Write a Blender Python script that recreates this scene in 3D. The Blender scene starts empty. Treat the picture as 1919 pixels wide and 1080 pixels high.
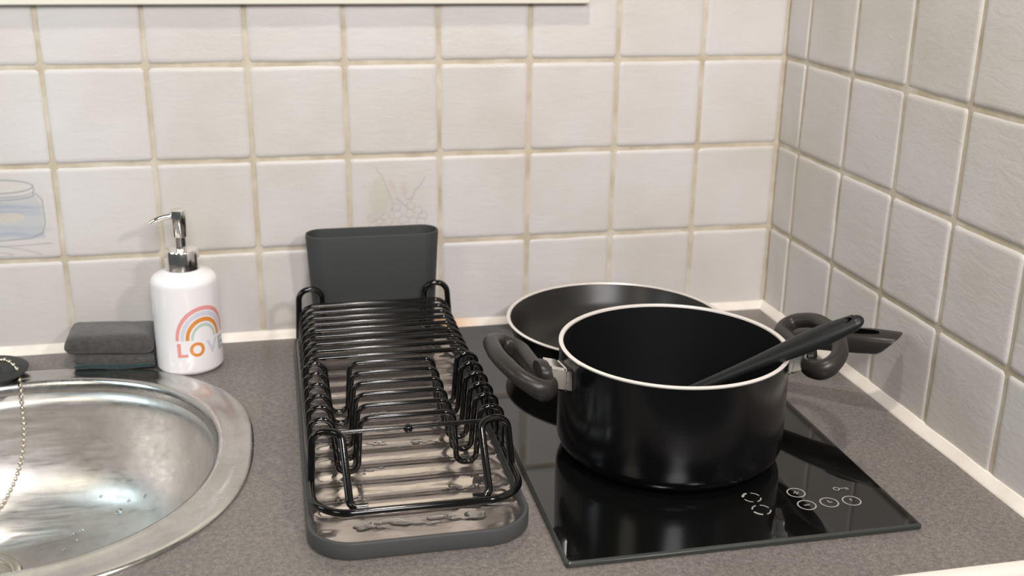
import bpy, bmesh, math, random
from mathutils import Vector, Matrix, noise
random.seed(7)
PI = math.pi
U = 0.1                      # one wall tile is 10 cm; shapes below are written in tiles
C = bpy.context.scene.collection
sc = bpy.context.scene

# ------------------------------------------------------------------ camera, world, lights, exposure
cam_d = bpy.data.cameras.new('camera'); cam = bpy.data.objects.new('camera', cam_d); C.objects.link(cam)
_r = Vector((0.9775920679, -0.2101239892, 0.0127144742)); _u = Vector((0.0553556168, 0.3148731717, 0.9475183481))
_f = Vector((0.2030997399, 0.9255824085, -0.3194490581))
cam.matrix_world = Matrix(((_r.x, _u.x, -_f.x, -0.57570087), (_r.y, _u.y, -_f.y, -1.17593206),
                           (_r.z, _u.z, -_f.z, 0.44830044), (0, 0, 0, 1)))
cam_d.sensor_width = 36; cam_d.lens = 2044.09 * 36 / 1919
cam_d.clip_start = 0.02
cam_d.dof.use_dof = True; cam_d.dof.focus_distance = 0.93; cam_d.dof.aperture_fstop = 7.0
sc.camera = cam

w = bpy.data.worlds.new('world'); sc.world = w; w.use_nodes = True
w.node_tree.nodes['Background'].inputs[0].default_value = (0.92, 1.0, 0.97, 1)
w.node_tree.nodes['Background'].inputs[1].default_value = 0.16

def area(name, loc, target, size, power, col, sizey=None):
    l = bpy.data.lights.new(name, 'AREA'); l.energy = power; l.color = col; l.size = size * U
    l.shape = 'DISK'
    if sizey: l.shape = 'RECTANGLE'; l.size_y = sizey * U
    o = bpy.data.objects.new(name, l); C.objects.link(o)
    o.location = Vector(loc) * U
    o.rotation_euler = (Vector(target) - Vector(loc)).to_track_quat('-Z', 'Y').to_euler()
    return o
area('ceiling_lamp', (-4.2, -6.3, 15.5), (-3.8, -2.0, 0), 1.1, 17, (1.0, 0.92, 0.83))
area('front_fill', (-5.0, -19, 10.5), (-4.5, 0, 1.0), 5, 36, (1.0, 0.962, 0.985))  # unseen soft fill behind the camera, added for general brightness
area('side_lamp', (-1.2, -10.5, 6.6), (-6.0, -0.6, 1.0), 0.8, 6.5, (1.0, 0.93, 0.90))
area('warm_wall_fill', (-13, -11, 8), (0, -3, 2.2), 3.5, 5, (1.0, 0.88, 0.70))  # added warm fill from the left that brightens the right wall
area('window_daylight', (-12.5, -3.2, 4.6), (-9, 0, 2.6), 2.5, 2.6, (0.76, 0.93, 1.0), 2.5)

sc.view_settings.view_transform = 'Standard'
sc.view_settings.look = 'None'
sc.view_settings.gamma = 1
sc.view_settings.use_curve_mapping = False
sc.view_settings.exposure = -0.86

# ------------------------------------------------------------------ helpers
def tag(o, label=None, cat=None, group=None, kind=None):
    if label: o['label'] = label
    if cat: o['category'] = cat
    if group: o['group'] = group
    if kind: o['kind'] = kind
    return o

def thing(name, label, cat, loc, group=None):
    o = bpy.data.objects.new(name, None); C.objects.link(o)
    o.empty_display_size = 0.02
    o.location = Vector(loc) * U
    return tag(o, label, cat, group)

def wloc(o):
    v = Vector((0, 0, 0))
    while o is not None: v += o.location; o = o.parent
    return v

def obj(name, bm, mats, parent=None, smooth=True, sharp=40, label=None):
    """links a bmesh written in world tile units as one mesh object"""
    off = wloc(parent)
    for v in bm.verts: v.co = v.co * U - off
    if smooth:
        for f in bm.faces: f.smooth = True
    me = bpy.data.meshes.new(name); bm.to_mesh(me); bm.free()
    if smooth and sharp: me.set_sharp_from_angle(angle=math.radians(sharp))
    o = bpy.data.objects.new(name, me); C.objects.link(o)
    for m in (mats if isinstance(mats, (list, tuple)) else [mats]): me.materials.append(m)
    o.parent = parent
    if label: o['label'] = label
    return o

def structure(name, bm, mats, **k):
    o = obj(name, bm, mats, **k); o['kind'] = 'structure'; return o

def lathe(bm, prof, cx, cy, n=96, z0=0, close=False):
    rings = []
    for r, z in prof:
        if r < 1e-6: rings.append([bm.verts.new((cx, cy, z + z0))])
        else: rings.append([bm.verts.new((cx + r * math.cos(2*PI*i/n), cy + r * math.sin(2*PI*i/n), z + z0)) for i in range(n)])
    pairs = list(zip(rings, rings[1:]))
    if close: pairs.append((rings[-1], rings[0]))
    for a, b in pairs:
        for i in range(n):
            j = (i + 1) % n
            if len(a) == 1 and len(b) == 1: continue
            if len(a) == 1: bm.faces.new((a[0], b[j], b[i]))
            elif len(b) == 1: bm.faces.new((a[i], a[j], b[0]))
            else: bm.faces.new((a[i], a[j], b[j], b[i]))
    return bm

def arc(cx, cz, r, a0, a1, n):
    return [(cx + r * math.cos(math.radians(a0 + (a1 - a0) * i / n)), cz + r * math.sin(math.radians(a0 + (a1 - a0) * i / n))) for i in range(n + 1)]

def fillet(pts, rad, closed=False, n=6):
    """rounds the corners of a 3D polyline; rad is one number or one per point"""
    pts = [Vector(p) for p in pts]; N = len(pts); out = []
    for i, p in enumerate(pts):
        r = rad[i] if isinstance(rad, (list, tuple)) else rad
        if (not closed and i in (0, N - 1)) or r <= 0: out.append(p); continue
        a = pts[i - 1] - p; b = pts[(i + 1) % N] - p
        la, lb = a.length, b.length; a.normalize(); b.normalize()
        ang = a.angle(b)
        if ang > 3.1: out.append(p); continue
        t = min(r / math.tan(ang / 2), la * 0.49, lb * 0.49); r2 = t * math.tan(ang / 2)
        c = p + (a + b).normalized() * (r2 / math.sin(ang / 2))
        s = p + a * t - c; e = p + b * t - c
        th = s.angle(e)
        for k in range(n + 1):
            f = k / n
            out.append(c + (s * math.sin((1 - f) * th) + e * math.sin(f * th)) / max(math.sin(th), 1e-9))
    return out

def tube(bm, pts, r, n=10, closed=False, cap=True, rz=None, up=None):
    """sweeps a round (or elliptic: r across, rz along up) section along pts; r may be a list"""
    pts = [Vector(p) for p in pts]; N = len(pts)
    rr = r if isinstance(r, (list, tuple)) else [r] * N
    zz = (rz if isinstance(rz, (list, tuple)) else [rz] * N) if rz is not None else rr
    T = []
    for i in range(N):
        if closed: t = pts[(i + 1) % N] - pts[i - 1]
        else: t = pts[min(i + 1, N - 1)] - pts[max(i - 1, 0)]
        T.append(t.normalized())
    rings = []
    nrm = None
    for i in range(N):
        if up is not None:
            nn = (Vector(up) - T[i] * Vector(up).dot(T[i])).normalized()
        elif nrm is None:
            a = Vector((0, 0, 1)) if abs(T[i].z) < 0.9 else Vector((0, 1, 0)); nn = (a - T[i] * a.dot(T[i])).normalized()
        else:
            nn = (nrm - T[i] * nrm.dot(T[i])).normalized()
        nrm = nn; b = T[i].cross(nn)
        rings.append([bm.verts.new(pts[i] + b * (rr[i] * math.cos(2*PI*k/n)) + nn * (zz[i] * math.sin(2*PI*k/n))) for k in range(n)])
    for a, b in list(zip(rings, rings[1:])) + ([(rings[-1], rings[0])] if closed else []):
        for k in range(n): bm.faces.new((a[k], a[(k+1) % n], b[(k+1) % n], b[k]))
    if cap and not closed:
        bm.faces.new(rings[0][::-1]); bm.faces.new(rings[-1])
    return bm

def box(bm, lo, hi, bev=0.0, seg=3):
    g = bmesh.ops.create_cube(bm, size=1)
    vs = g['verts']
    for v in vs:
        v.co = Vector([lo[i] + (v.co[i] + 0.5) * (hi[i] - lo[i]) for i in range(3)])
    if bev:
        es = list({e for v in vs for e in v.link_edges})
        bmesh.ops.bevel(bm, geom=es, offset=bev, segments=seg, profile=0.5, affect='EDGES')
    return bm

def rrect(x0, x1, y0, y1, r, n=10):
    out = []
    for cx, cy, a in ((x1 - r, y1 - r, 0), (x0 + r, y1 - r, 90), (x0 + r, y0 + r, 180), (x1 - r, y0 + r, 270)):
        for i in range(n + 1):
            t = math.radians(a + 90 * i / n); out.append((cx + r * math.cos(t), cy + r * math.sin(t)))
    return out

def loft(bm, loops, close_first=False, close_last=False, wrap=False):
    R = [[bm.verts.new(p) for p in L] for L in loops]
    n = len(R[0])
    for a, b in list(zip(R, R[1:])) + ([(R[-1], R[0])] if wrap else []):
        for k in range(n): bm.faces.new((a[k], a[(k+1) % n], b[(k+1) % n], b[k]))
    if close_first: bm.faces.new(R[0][::-1])
    if close_last: bm.faces.new(R[-1])
    return R

def fixn(bm):
    bmesh.ops.recalc_face_normals(bm, faces=bm.faces[:]); return bm

# ------------------------------------------------------------------ materials
def mat(name, col, rough=0.5, metal=0.0, spec=0.5, coat=0.0, coat_rough=0.05):
    m = bpy.data.materials.new(name); m.use_nodes = True
    b = m.node_tree.nodes['Principled BSDF']
    b.inputs['Base Color'].default_value = (*col, 1); b.inputs['Roughness'].default_value = rough
    b.inputs['Metallic'].default_value = metal; b.inputs['Specular IOR Level'].default_value = spec
    b.inputs['Coat Weight'].default_value = coat; b.inputs['Coat Roughness'].default_value = coat_rough
    return m
def nodes(m): return m.node_tree.nodes, m.node_tree.links, m.node_tree.nodes['Principled BSDF']
def texco(N, L, scale=(1, 1, 1), out='Object'):
    t = N.new('ShaderNodeTexCoord'); mp = N.new('ShaderNodeMapping'); mp.inputs['Scale'].default_value = scale
    L.new(t.outputs[out], mp.inputs['Vector']); return mp.outputs['Vector']
def ntex(N, L, vec, scale, detail=2, rough=0.5, dist=0.0):
    t = N.new('ShaderNodeTexNoise'); t.inputs['Scale'].default_value = scale; t.inputs['Detail'].default_value = detail
    t.inputs['Roughness'].default_value = rough; t.inputs['Distortion'].default_value = dist
    L.new(vec, t.inputs['Vector']); return t.outputs['Fac']
def ramp(N, L, fac, stops):
    r = N.new('ShaderNodeValToRGB'); cr = r.color_ramp
    while len(cr.elements) < len(stops): cr.elements.new(0.5)
    for e, (p, c) in zip(cr.elements, stops): e.position = p; e.color = (*c, 1) if len(c) == 3 else c
    L.new(fac, r.inputs['Fac']); return r.outputs['Color']
def bump(N, L, b, h, strength, dist=0.001):
    n = N.new('ShaderNodeBump'); n.inputs['Strength'].default_value = strength; n.inputs['Distance'].default_value = dist
    L.new(h, n.inputs['Height']); L.new(n.outputs['Normal'], b.inputs['Normal']); return n
def mixc(N, L, fac, a, b, mode='MIX'):
    x = N.new('ShaderNodeMix'); x.data_type = 'RGBA'; x.blend_type = mode
    for s, v in ((x.inputs[0], fac), (x.inputs[6], a), (x.inputs[7], b)):
        if isinstance(v, (int, float)): s.default_value = v
        elif isinstance(v, tuple): s.default_value = (*v, 1)
        else: L.new(v, s)
    return x.outputs[2]

def tile_material():
    m = mat('glazed_tile', (0.68, 0.63, 0.58), 0.42)
    N, L, b = nodes(m); v = texco(N, L)
    big = ntex(N, L, v, 7, 3, 0.5)
    c1 = ramp(N, L, big, [(0.28, (0.55, 0.515, 0.470)), (0.5, (0.60, 0.570, 0.542)), (0.74, (0.625, 0.608, 0.600))])
    a = N.new('ShaderNodeVertexColor'); a.layer_name = 'paint'
    c2 = mixc(N, L, 1.0, c1, a.outputs['Color'], 'MULTIPLY')
    L.new(c2, b.inputs['Base Color'])
    v2 = texco(N, L, (1, 1, 2.6))
    h = ntex(N, L, v2, 42, 5, 0.6, 0.8)
    h2 = ntex(N, L, v, 170, 4, 0.65)
    ad = N.new('ShaderNodeMath'); ad.operation = 'MULTIPLY_ADD'; ad.inputs[1].default_value = 0.45; L.new(h2, ad.inputs[0]); L.new(h, ad.inputs[2])
    bump(N, L, b, ad.outputs[0], 0.34, 0.0012)
    rg = ramp(N, L, big, [(0.3, (0.36,)*3), (0.7, (0.48,)*3)]); L.new(rg, b.inputs['Roughness'])
    return m
M_tile = tile_material()
M_grout = mat('grout', (0.60, 0.52, 0.40), 0.9)
N, L, b = nodes(M_grout)
g = ntex(N, L, texco(N, L), 26, 4, 0.6)
L.new(ramp(N, L, g, [(0.32, (0.44, 0.375, 0.26)), (0.55, (0.56, 0.50, 0.40)), (0.75, (0.64, 0.60, 0.52))]), b.inputs['Base Color'])
bump(N, L, b, ntex(N, L, texco(N, L), 600, 3), 0.3, 0.0006)

def caulk_material():
    m = mat('silicone_sealant', (0.80, 0.75, 0.68), 0.38)
    N, L, b = nodes(m); v = texco(N, L)
    d = N.new('ShaderNodeVectorMath'); d.operation = 'DISTANCE'; d.inputs[1].default_value = (-0.399, -0.006, 0.004)
    L.new(v, d.inputs[0])
    st = ramp(N, L, d.outputs['Value'], [(0.004, (0.75, 0.42, 0.16)), (0.045, (1, 1, 1))])
    n = ramp(N, L, ntex(N, L, v, 30, 3), [(0.3, (0.74, 0.68, 0.59)), (0.7, (0.86, 0.81, 0.75))])
    L.new(mixc(N, L, 1.0, n, st, 'MULTIPLY'), b.inputs['Base Color'])
    return m
M_caulk = caulk_material()

def worktop_material():
    m = mat('speckled_laminate', (0.15, 0.135, 0.125), 0.34, spec=0.5)
    N, L, b = nodes(m); v = texco(N, L)
    f1 = ntex(N, L, v, 650, 2, 0.7); f2 = ntex(N, L, v, 240, 3, 0.6); big = ntex(N, L, v, 9, 2)
    c = ramp(N, L, f1, [(0.30, (0.075, 0.066, 0.060)), (0.48, (0.155, 0.138, 0.126)), (0.60, (0.20, 0.178, 0.162)), (0.72, (0.40, 0.36, 0.32))])
    c = mixc(N, L, 0.55, c, ramp(N, L, f2, [(0.35, (0.105, 0.094, 0.086)), (0.65, (0.215, 0.195, 0.178))]))
    c = mixc(N, L, 1.0, c, ramp(N, L, big, [(0.3, (0.9, 0.9, 0.9)), (0.7, (1.06, 1.05, 1.04))]), 'MULTIPLY')
    L.new(c, b.inputs['Base Color'])
    bump(N, L, b, f1, 0.25, 0.0003)
    return m
M_worktop = worktop_material()
M_edging = mat('cream_edging', (0.72, 0.66, 0.60), 0.4)
M_panel = mat('cream_panel', (0.80, 0.78, 0.68), 0.45)

def steel_material(name, rough, scr=0.12, sc3=(1, 1, 1)):
    m = mat(name, (0.60, 0.585, 0.56), rough, 1.0)
    N, L, b = nodes(m); v = texco(N, L, sc3)
    n = ntex(N, L, v, 60, 4, 0.65)
    L.new(ramp(N, L, n, [(0.3, (rough * 0.75,)*3), (0.7, (rough * 1.3,)*3)]), b.inputs['Roughness'])
    sp = ntex(N, L, texco(N, L), 18, 5, 0.7)
    L.new(ramp(N, L, sp, [(0.35, (0.50, 0.485, 0.46)), (0.6, (0.62, 0.605, 0.58))]), b.inputs['Base Color'])
    bump(N, L, b, ntex(N, L, texco(N, L, sc3), 220, 3, 0.6), scr, 0.0002)
    return m
M_steel = steel_material('brushed_steel', 0.36, 0.05, (0.25, 3, 3))
M_rimsteel = steel_material('worn_steel_rim', 0.24, 0.06)
M_chrome = mat('chrome', (0.88, 0.86, 0.83), 0.13, 1.0)
M_drain = mat('drain_steel', (0.55, 0.52, 0.47), 0.28, 1.0)
M_rubber = mat('black_rubber', (0.018, 0.020, 0.022), 0.5)
M_brass = mat('brass', (0.70, 0.52, 0.25), 0.3, 1.0)
M_bead = mat('nickel_beads', (0.62, 0.57, 0.47), 0.25, 1.0)
M_glass = mat('black_ceramic_glass', (0.004, 0.004, 0.004), 0.03, spec=0.75)
M_hobtrim = mat('hob_ground_edge', (0.030, 0.034, 0.032), 0.25)
M_print = mat('hob_print', (0.34, 0.33, 0.30), 0.5)
def coated(name, col, rough, bs=0.05):
    m = mat(name, col, rough, spec=0.34)
    N, L, b = nodes(m); bump(N, L, b, ntex(N, L, texco(N, L), 900, 2), bs, 0.0003); return m
M_potout = coated('black_enamel', (0.003, 0.003, 0.0035), 0.20)
M_potin = coated('pot_nonstick', (0.004, 0.004, 0.0045), 0.50)
M_nonstick = coated('pan_nonstick', (0.016, 0.0155, 0.014), 0.33)
M_rim = mat('bare_aluminium_rim', (0.80, 0.75, 0.70), 0.35, 0.3)
M_bakelite = coated('soft_black_bakelite', (0.024, 0.021, 0.019), 0.36, 0.08)
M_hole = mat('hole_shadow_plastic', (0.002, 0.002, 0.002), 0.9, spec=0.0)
M_nylon = coated('black_nylon', (0.008, 0.009, 0.010), 0.42, 0.08)
M_wire = mat('glossy_black_wire', (0.004, 0.0037, 0.0037), 0.10, spec=0.42)
M_holder = coated('charcoal_plastic', (0.040, 0.043, 0.043), 0.55, 0.12)
def tray_material():
    m = mat('wet_grey_tray', (0.50, 0.445, 0.405), 0.12, 0.9)
    N, L, b = nodes(m); v = texco(N, L)
    n = ntex(N, L, texco(N, L, (1, 1.6, 1)), 28, 4, 0.6, 0.6)
    L.new(ramp(N, L, n, [(0.40, (0.05,)*3), (0.60, (0.26,)*3)]), b.inputs['Roughness'])
    bump(N, L, b, ntex(N, L, texco(N, L, (0.6, 1.6, 1)), 30, 3, 0.5, 0.5), 0.25, 0.0015)
    return m
M_tray = tray_material()
M_traywall = coated('charcoal_tray_wall', (0.060, 0.063, 0.064), 0.42, 0.08)
M_ceramic = mat('white_glazed_ceramic', (0.84, 0.82, 0.83), 0.12, coat=0.3)
M_pink = mat('pink_print', (0.78, 0.33, 0.31), 0.25)
M_lav = mat('lavender_print', (0.62, 0.63, 0.72), 0.25)
M_orange = mat('orange_print', (0.72, 0.27, 0.055), 0.25)
M_green = mat('sage_print', (0.48, 0.60, 0.53), 0.25)
M_greygreen = mat('grey_green_print', (0.42, 0.47, 0.45), 0.25)
def cloth_material(name, a, b2):
    m = mat(name, a, 0.95, spec=0.15)
    N, L, b = nodes(m); v = texco(N, L); n = ntex(N, L, v, 160, 4, 0.7)
    L.new(ramp(N, L, n, [(0.3, a), (0.7, b2)]), b.inputs['Base Color'])
    b.inputs['Sheen Weight'].default_value = 0.25; b.inputs['Sheen Roughness'].default_value = 0.6
    bump(N, L, b, ntex(N, L, v, 500, 3, 0.7), 0.7, 0.0012); return m
M_cloth = cloth_material('grey_microfibre', (0.040, 0.036, 0.034), (0.075, 0.069, 0.066))
M_pad = cloth_material('teal_scourer', (0.008, 0.022, 0.022), (0.022, 0.05, 0.048))
M_water = mat('water_drop', (0.9, 0.95, 1.0), 0.03); 
nodes(M_water)[2].inputs['Transmission Weight'].default_value = 1.0; nodes(M_water)[2].inputs['IOR'].default_value = 1.33

# ------------------------------------------------------------------ the setting: tiled walls
def sstep(a, b, x):
    t = max(0.0, min(1.0, (x - a) / (b - a))); return t * t * (3 - 2 * t)
def seg_d(p, a, b):
    ax, ay = a; bx, by = b; px, py = p
    dx, dy = bx - ax, by - ay; t = max(0, min(1, ((px-ax)*dx + (py-ay)*dy) / (dx*dx + dy*dy + 1e-12)))
    return math.hypot(px - ax - t*dx, py - ay - t*dy)
def poly_d(p, pts): return min(seg_d(p, a, b) for a, b in zip(pts, pts[1:]))
def over(c, col, a): return tuple(c[i] * (1 - a) + col[i] * a for i in range(3))

def fruit_paint(s, t):
    """pear, two wheat ears and a bunch of grapes printed faintly; s,t in 0..1"""
    p = (160 + 840 * s, 960 - 860 * t); c = (1, 1, 1)
    wob = noise.noise(Vector((s * 9, t * 9, 3.1)))
    e = math.hypot((p[0] - 425) / (95 + 30 * sstep(350, 600, p[1])), (p[1] - 470) / 190)
    c = over(c, (0.93, 0.93, 0.83), 0.75 * (1 - sstep(0.75, 1.1, e + 0.1 * wob)))
    for cx, cy, an in ((550, 385, 1.15), (672, 425, 1.45)):
        dx, dy = p[0] - cx, p[1] - cy; a = dx * math.cos(an) + dy * math.sin(an); q = -dx * math.sin(an) + dy * math.cos(an)
        e = math.hypot(a / 85, q / 34)
        c = over(c, (0.95, 0.80, 0.77), 0.7 * (1 - sstep(0.6, 1.1, e)) * (0.7 + 0.3 * math.sin(a * 0.35)))
    for cx, cy in ((380,690),(410,745),(590,600),(600,680),(730,590),(720,670),(800,640),(850,700),(660,735),(750,750),(830,765),
                   (570,775),(680,800),(640,850),(730,835),(800,815),(480,695),(510,745),(365,775),(350,705)):
        d = math.hypot(p[0] - cx, p[1] - cy)
        c = over(c, (1.0, 0.955, 0.915), 0.35 * (1 - sstep(30, 44, d)))
        k = math.exp(-((d - 42) / 7) ** 2)
        c = over(c, (0.74, 0.69, 0.71), (0.42 + 0.18 * wob) * k)
    for pts, wd, al in ((((400,190),(415,235),(450,265),(475,330),(500,400),(540,500),(560,560)), 8, 0.45),
                        (((590,510),(650,565),(690,600)), 10, 0.6), (((690,520),(735,530),(760,480),(772,430),(830,380),(870,310)), 8, 0.6),
                        (((270,370),(330,380)), 6, 0.4), (((540,560),(545,640)), 6, 0.3), (((230,890),(330,880),(420,850)), 16, 0.25)):
        c = over(c, (0.66, 0.66, 0.70), al * math.exp(-(poly_d(p, pts) / wd) ** 2))
    for cx, cy in ((545,630),(460,680),(440,760),(400,800),(690,855),(830,675),(800,720),(630,775)):
        c = over(c, (0.68, 0.64, 0.68), 0.45 * math.exp(-(math.hypot(p[0]-cx, p[1]-cy) / 13) ** 2))
    return c

def jar_paint(s, t):
    """a drawn glass jar with blue washes; s,t in 0..1"""
    x, z = s, t; c = (1, 1, 1); wob = noise.noise(Vector((s * 6, t * 6, 9.4)))
    cx = 0.42
    # body
    bx = abs(x - cx) / (0.455 - 0.05 * sstep(0.58, 0.74, z)); inside = (1 - sstep(0.93, 1.0, bx)) * sstep(0.21, 0.25, z) * (1 - sstep(0.70, 0.73, z))
    c = over(c, (0.80, 0.86, 0.92), 0.85 * inside)
    for zc, al in ((0.60, 0.7), (0.53, 0.5), (0.29, 0.6), (0.36, 0.35)):
        c = over(c, (0.52, 0.61, 0.82), inside * al * math.exp(-((z - zc - 0.05 * (0.4 - x) + 0.02 * wob) / 0.03) ** 2) * (0.5 + 0.5 * sstep(0.95, 0.5, x)))
    e = math.hypot((x - 0.50) / 0.20, (z - 0.47) / 0.06)
    c = over(c, (0.95, 0.93, 0.84), 0.7 * (1 - sstep(0.8, 1.05, e)))
    ink = (0.42, 0.45, 0.52)
    def line(pts, wd=0.008, al=0.75):
        nonlocal c
        c = over(c, ink, al * math.exp(-(poly_d((x, z), pts) / wd) ** 2))
    body = [(cx + 0.40, 0.73), (cx + 0.455, 0.66), (cx + 0.458, 0.40), (cx + 0.42, 0.29), (cx + 0.30, 0.235), (cx, 0.215), (cx - 0.3, 0.235), (cx - 0.42, 0.29), (cx - 0.455, 0.6), (cx - 0.40, 0.73)]
    line(body)
    for zc, rz, al in ((0.815, 0.075, 0.8), (0.755, 0.06, 0.5), (0.72, 0.055, 0.7)):
        dx = (x - cx) / 0.375
        if abs(dx) < 1.02:
            k = math.sqrt(max(0, 1 - dx * dx))
            d1 = abs(z - (zc - rz * k)); d = min(d1, abs(z - (zc + rz * k))) if zc > 0.8 else d1
            c = over(c, ink, al * math.exp(-(d / 0.008) ** 2))
    line([(cx + 0.375, 0.82), (cx + 0.385, 0.78), (cx + 0.37, 0.72)], 0.008)
    line([(0.0, 0.18), (0.3, 0.15), (0.6, 0.155), (0.92, 0.17)], 0.007, 0.55)
    line([(0.05, 0.28), (0.3, 0.17), (0.62, 0.11), (0.80, 0.05)], 0.01, 0.35)
    line([(0.1, 0.03), (0.4, 0.03), (0.52, 0.055), (0.42, 0.08), (0.1, 0.075)], 0.007, 0.4)
    c = over(c, (0.80, 0.80, 0.82), 0.5 * math.exp(-(math.hypot((x - 0.90) / 0.06, (z - 0.33) / 0.03)) ** 2))
    return c

P = 1.003; G = 0.050          # tile pitch and joint width
ROWS = [-0.03] + [1.027 + i * P for i in range(8)]
def tiled_wall(name, origin, du, nrm, cols, seed):
    """du: direction along the wall, nrm: out of the wall; cols: list of joint positions along du"""
    bm = bmesh.new(); lay = bm.loops.layers.float_color.new('paint')
    O = Vector(origin); du = Vector(du); nrm = Vector(nrm); up = Vector((0, 0, 1))
    rnd = random.Random(seed)
    def P3(s, z, d): return O + du * s + up * z + nrm * d
    # joint bed
    s0, s1, z0, z1 = cols[0] - 0.2, cols[-1] + 0.1, -0.6, ROWS[-1] + 0.05
    f = bm.faces.new([bm.verts.new(P3(a, b_, -0.017)) for a, b_ in ((s0, z0), (s1, z0), (s1, z1), (s0, z1))]); f.material_index = 1
    fb = bm.faces.new([bm.verts.new(P3(a, b_, -0.9)) for a, b_ in ((s0, z0), (s1, z0), (s1, z1), (s0, z1))][::-1]); fb.material_index = 1
    vv, wv = list(f.verts), list(fb.verts)[::-1]
    for i in range(4):
        q = bm.faces.new((vv[i], vv[(i+1) % 4], wv[(i+1) % 4], wv[i])); q.material_index = 1
    for ci in range(len(cols) - 1):
        for ri in range(len(ROWS) - 1):
            a0, a1 = cols[ci] + G/2, cols[ci+1] - G/2; b0, b1 = ROWS[ri] + G/2, ROWS[ri+1] - G/2
            pic = None
            if name == 'wall_back' and ri == 1:
                if abs(cols[ci+1] + 4 * P) < 0.01: pic = fruit_paint
                if abs(cols[ci+1] + 8 * P) < 0.01: pic = jar_paint
            n = 110 if pic else 18
            tx, tz, off = rnd.uniform(-.006, .006), rnd.uniform(-.006, .006), rnd.uniform(-.004, .004)
            ph = rnd.uniform(0, 50)
            if pic: ts = [i / n for i in range(n + 1)]; E = [0] + ts[1:-1] + [1]; E = [0, .012, .03] + [x for x in ts if .04 < x < .96] + [.97, .988, 1]
            else: E = [0, .012, .03, .055] + [.055 + .89 * i / 14 for i in range(1, 14)] + [.945, .97, .988, 1]
            grid = []
            for t in E:
                row = []
                for s in E:
                    es, et = min(s, 1 - s), min(t, 1 - t)
                    edge = 0
                    for e_ in (es, et): 
                        k = max(0, 1 - e_ / 0.035); edge += 0.013 * k * k
                    cs = 0.5 + (s - 0.5); ct = t
                    x = a0 + (a1 - a0) * cs + 0.006 * noise.noise(Vector((t * 3, ph, 1))) * (1 if es < 0.06 else 0.3)
                    z = b0 + (b1 - b0) * ct + 0.006 * noise.noise(Vector((s * 3, ph, 7))) * (1 if et < 0.06 else 0.3)
                    d = off + tx * (s - .5) + tz * (t - .5) - edge + 0.007 * noise.noise(Vector((s * 1.6 + ph, t * 1.6, 2)))
                    # corners are pulled in a little
                    if es < 0.02 and et < 0.02: x += (0.5 - s) * 0.008; z += (0.5 - t) * 0.008
                    row.append(bm.verts.new(P3(x, z, d)))
                grid.append(row)
            for j in range(len(E) - 1):
                for i in range(len(E) - 1):
                    fc = bm.faces.new((grid[j][i], grid[j][i+1], grid[j+1][i+1], grid[j+1][i]))
                    for lp, (jj, ii) in zip(fc.loops, ((j, i), (j, i+1), (j+1, i+1), (j+1, i))):
                        lp[lay] = (*pic(E[ii], E[jj]), 1) if pic else (1, 1, 1, 1)
            # sides down into the joint
            bl = [grid[0][i] for i in range(len(E))] + [grid[j][-1] for j in range(1, len(E))] + [grid[-1][i] for i in range(len(E)-2, -1, -1)] + [grid[j][0] for j in range(len(E)-2, 0, -1)]
            dn = [bm.verts.new(v.co - nrm * 0.02) for v in bl]
            for i in range(len(bl)):
                j = (i + 1) % len(bl); fc = bm.faces.new((bl[j], bl[i], dn[i], dn[j]))
                for lp in fc.loops: lp[lay] = (1, 1, 1, 1)
    for fc in bm.faces:
        if fc.material_index == 1:
            for lp in fc.loops: lp[lay] = (1, 1, 1, 1)
    o = structure(name, bm, [M_tile, M_grout], sharp=50)
    return o
tiled_wall('wall_back', (0, 0, 0), (1, 0, 0), (0, -1, 0), [-k * P for k in range(14, 0, -1)] + [0.0], 3)
# on the right wall the first column is a cut tile
tiled_wall('wall_right', (0, 0, 0), (0, -1, 0), (-1, 0, 0), [0.0] + [0.5145 + k * P for k in range(9)], 11)

# ------------------------------------------------------------------ sealant along both walls
def bead(name, pts, inward):
    bm = bmesh.new(); prev = None
    n = len(pts)
    for i, p in enumerate(pts):
        p = Vector(p); w_ = 0.082 + 0.008 * noise.noise(p * 1.3); h = 0.085 + 0.010 * noise.noise(p * 1.7 + Vector((5, 0, 0)))
        iv = Vector(inward)
        prof = [(0, h), (0.012, h * 0.98), (w_ * 0.45, h * 0.62), (w_ * 0.85, h * 0.22), (w_, 0.0), (w_, -0.01), (-0.03, -0.01), (-0.03, h)]
        ring = [bm.verts.new(p + iv * a + Vector((0, 0, b_))) for a, b_ in prof]
        if prev:
            for k in range(len(ring)): bm.faces.new((prev[k], prev[(k+1) % len(ring)], ring[(k+1) % len(ring)], ring[k]))
        else: bm.faces.new(ring[::-1])
        prev = ring
    bm.faces.new(prev); fixn(bm)
    structure(name, bm, M_caulk)
bead('trim_1', [(-13 + 13 * i / 130, 0, 0) for i in range(131)], (0, -1, 0))
bead('trim_2', [(0, -5.68 * i / 60, 0) for i in range(61)], (-1, 0, 0))

# ------------------------------------------------------------------ sink outline and worktop with its cut-out
def sup(cx, cy, a, b_, n, k):
    c, s = math.cos(k), math.sin(k)
    r = (abs(c / a) ** n + abs(s / b_) ** n) ** (-1 / n)
    return (cx + r * c, cy + r * s)
NS = 128
SO = lambda off, k: sup(-8.22, -2.70, 2.11 + off, 2.10 + off, 2.35, k)
SI = lambda off, k: sup(-8.22, -2.68, 1.84 + off, 1.83 + off, 2.2, k)
ANG = [2 * PI * i / NS for i in range(NS)]

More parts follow.
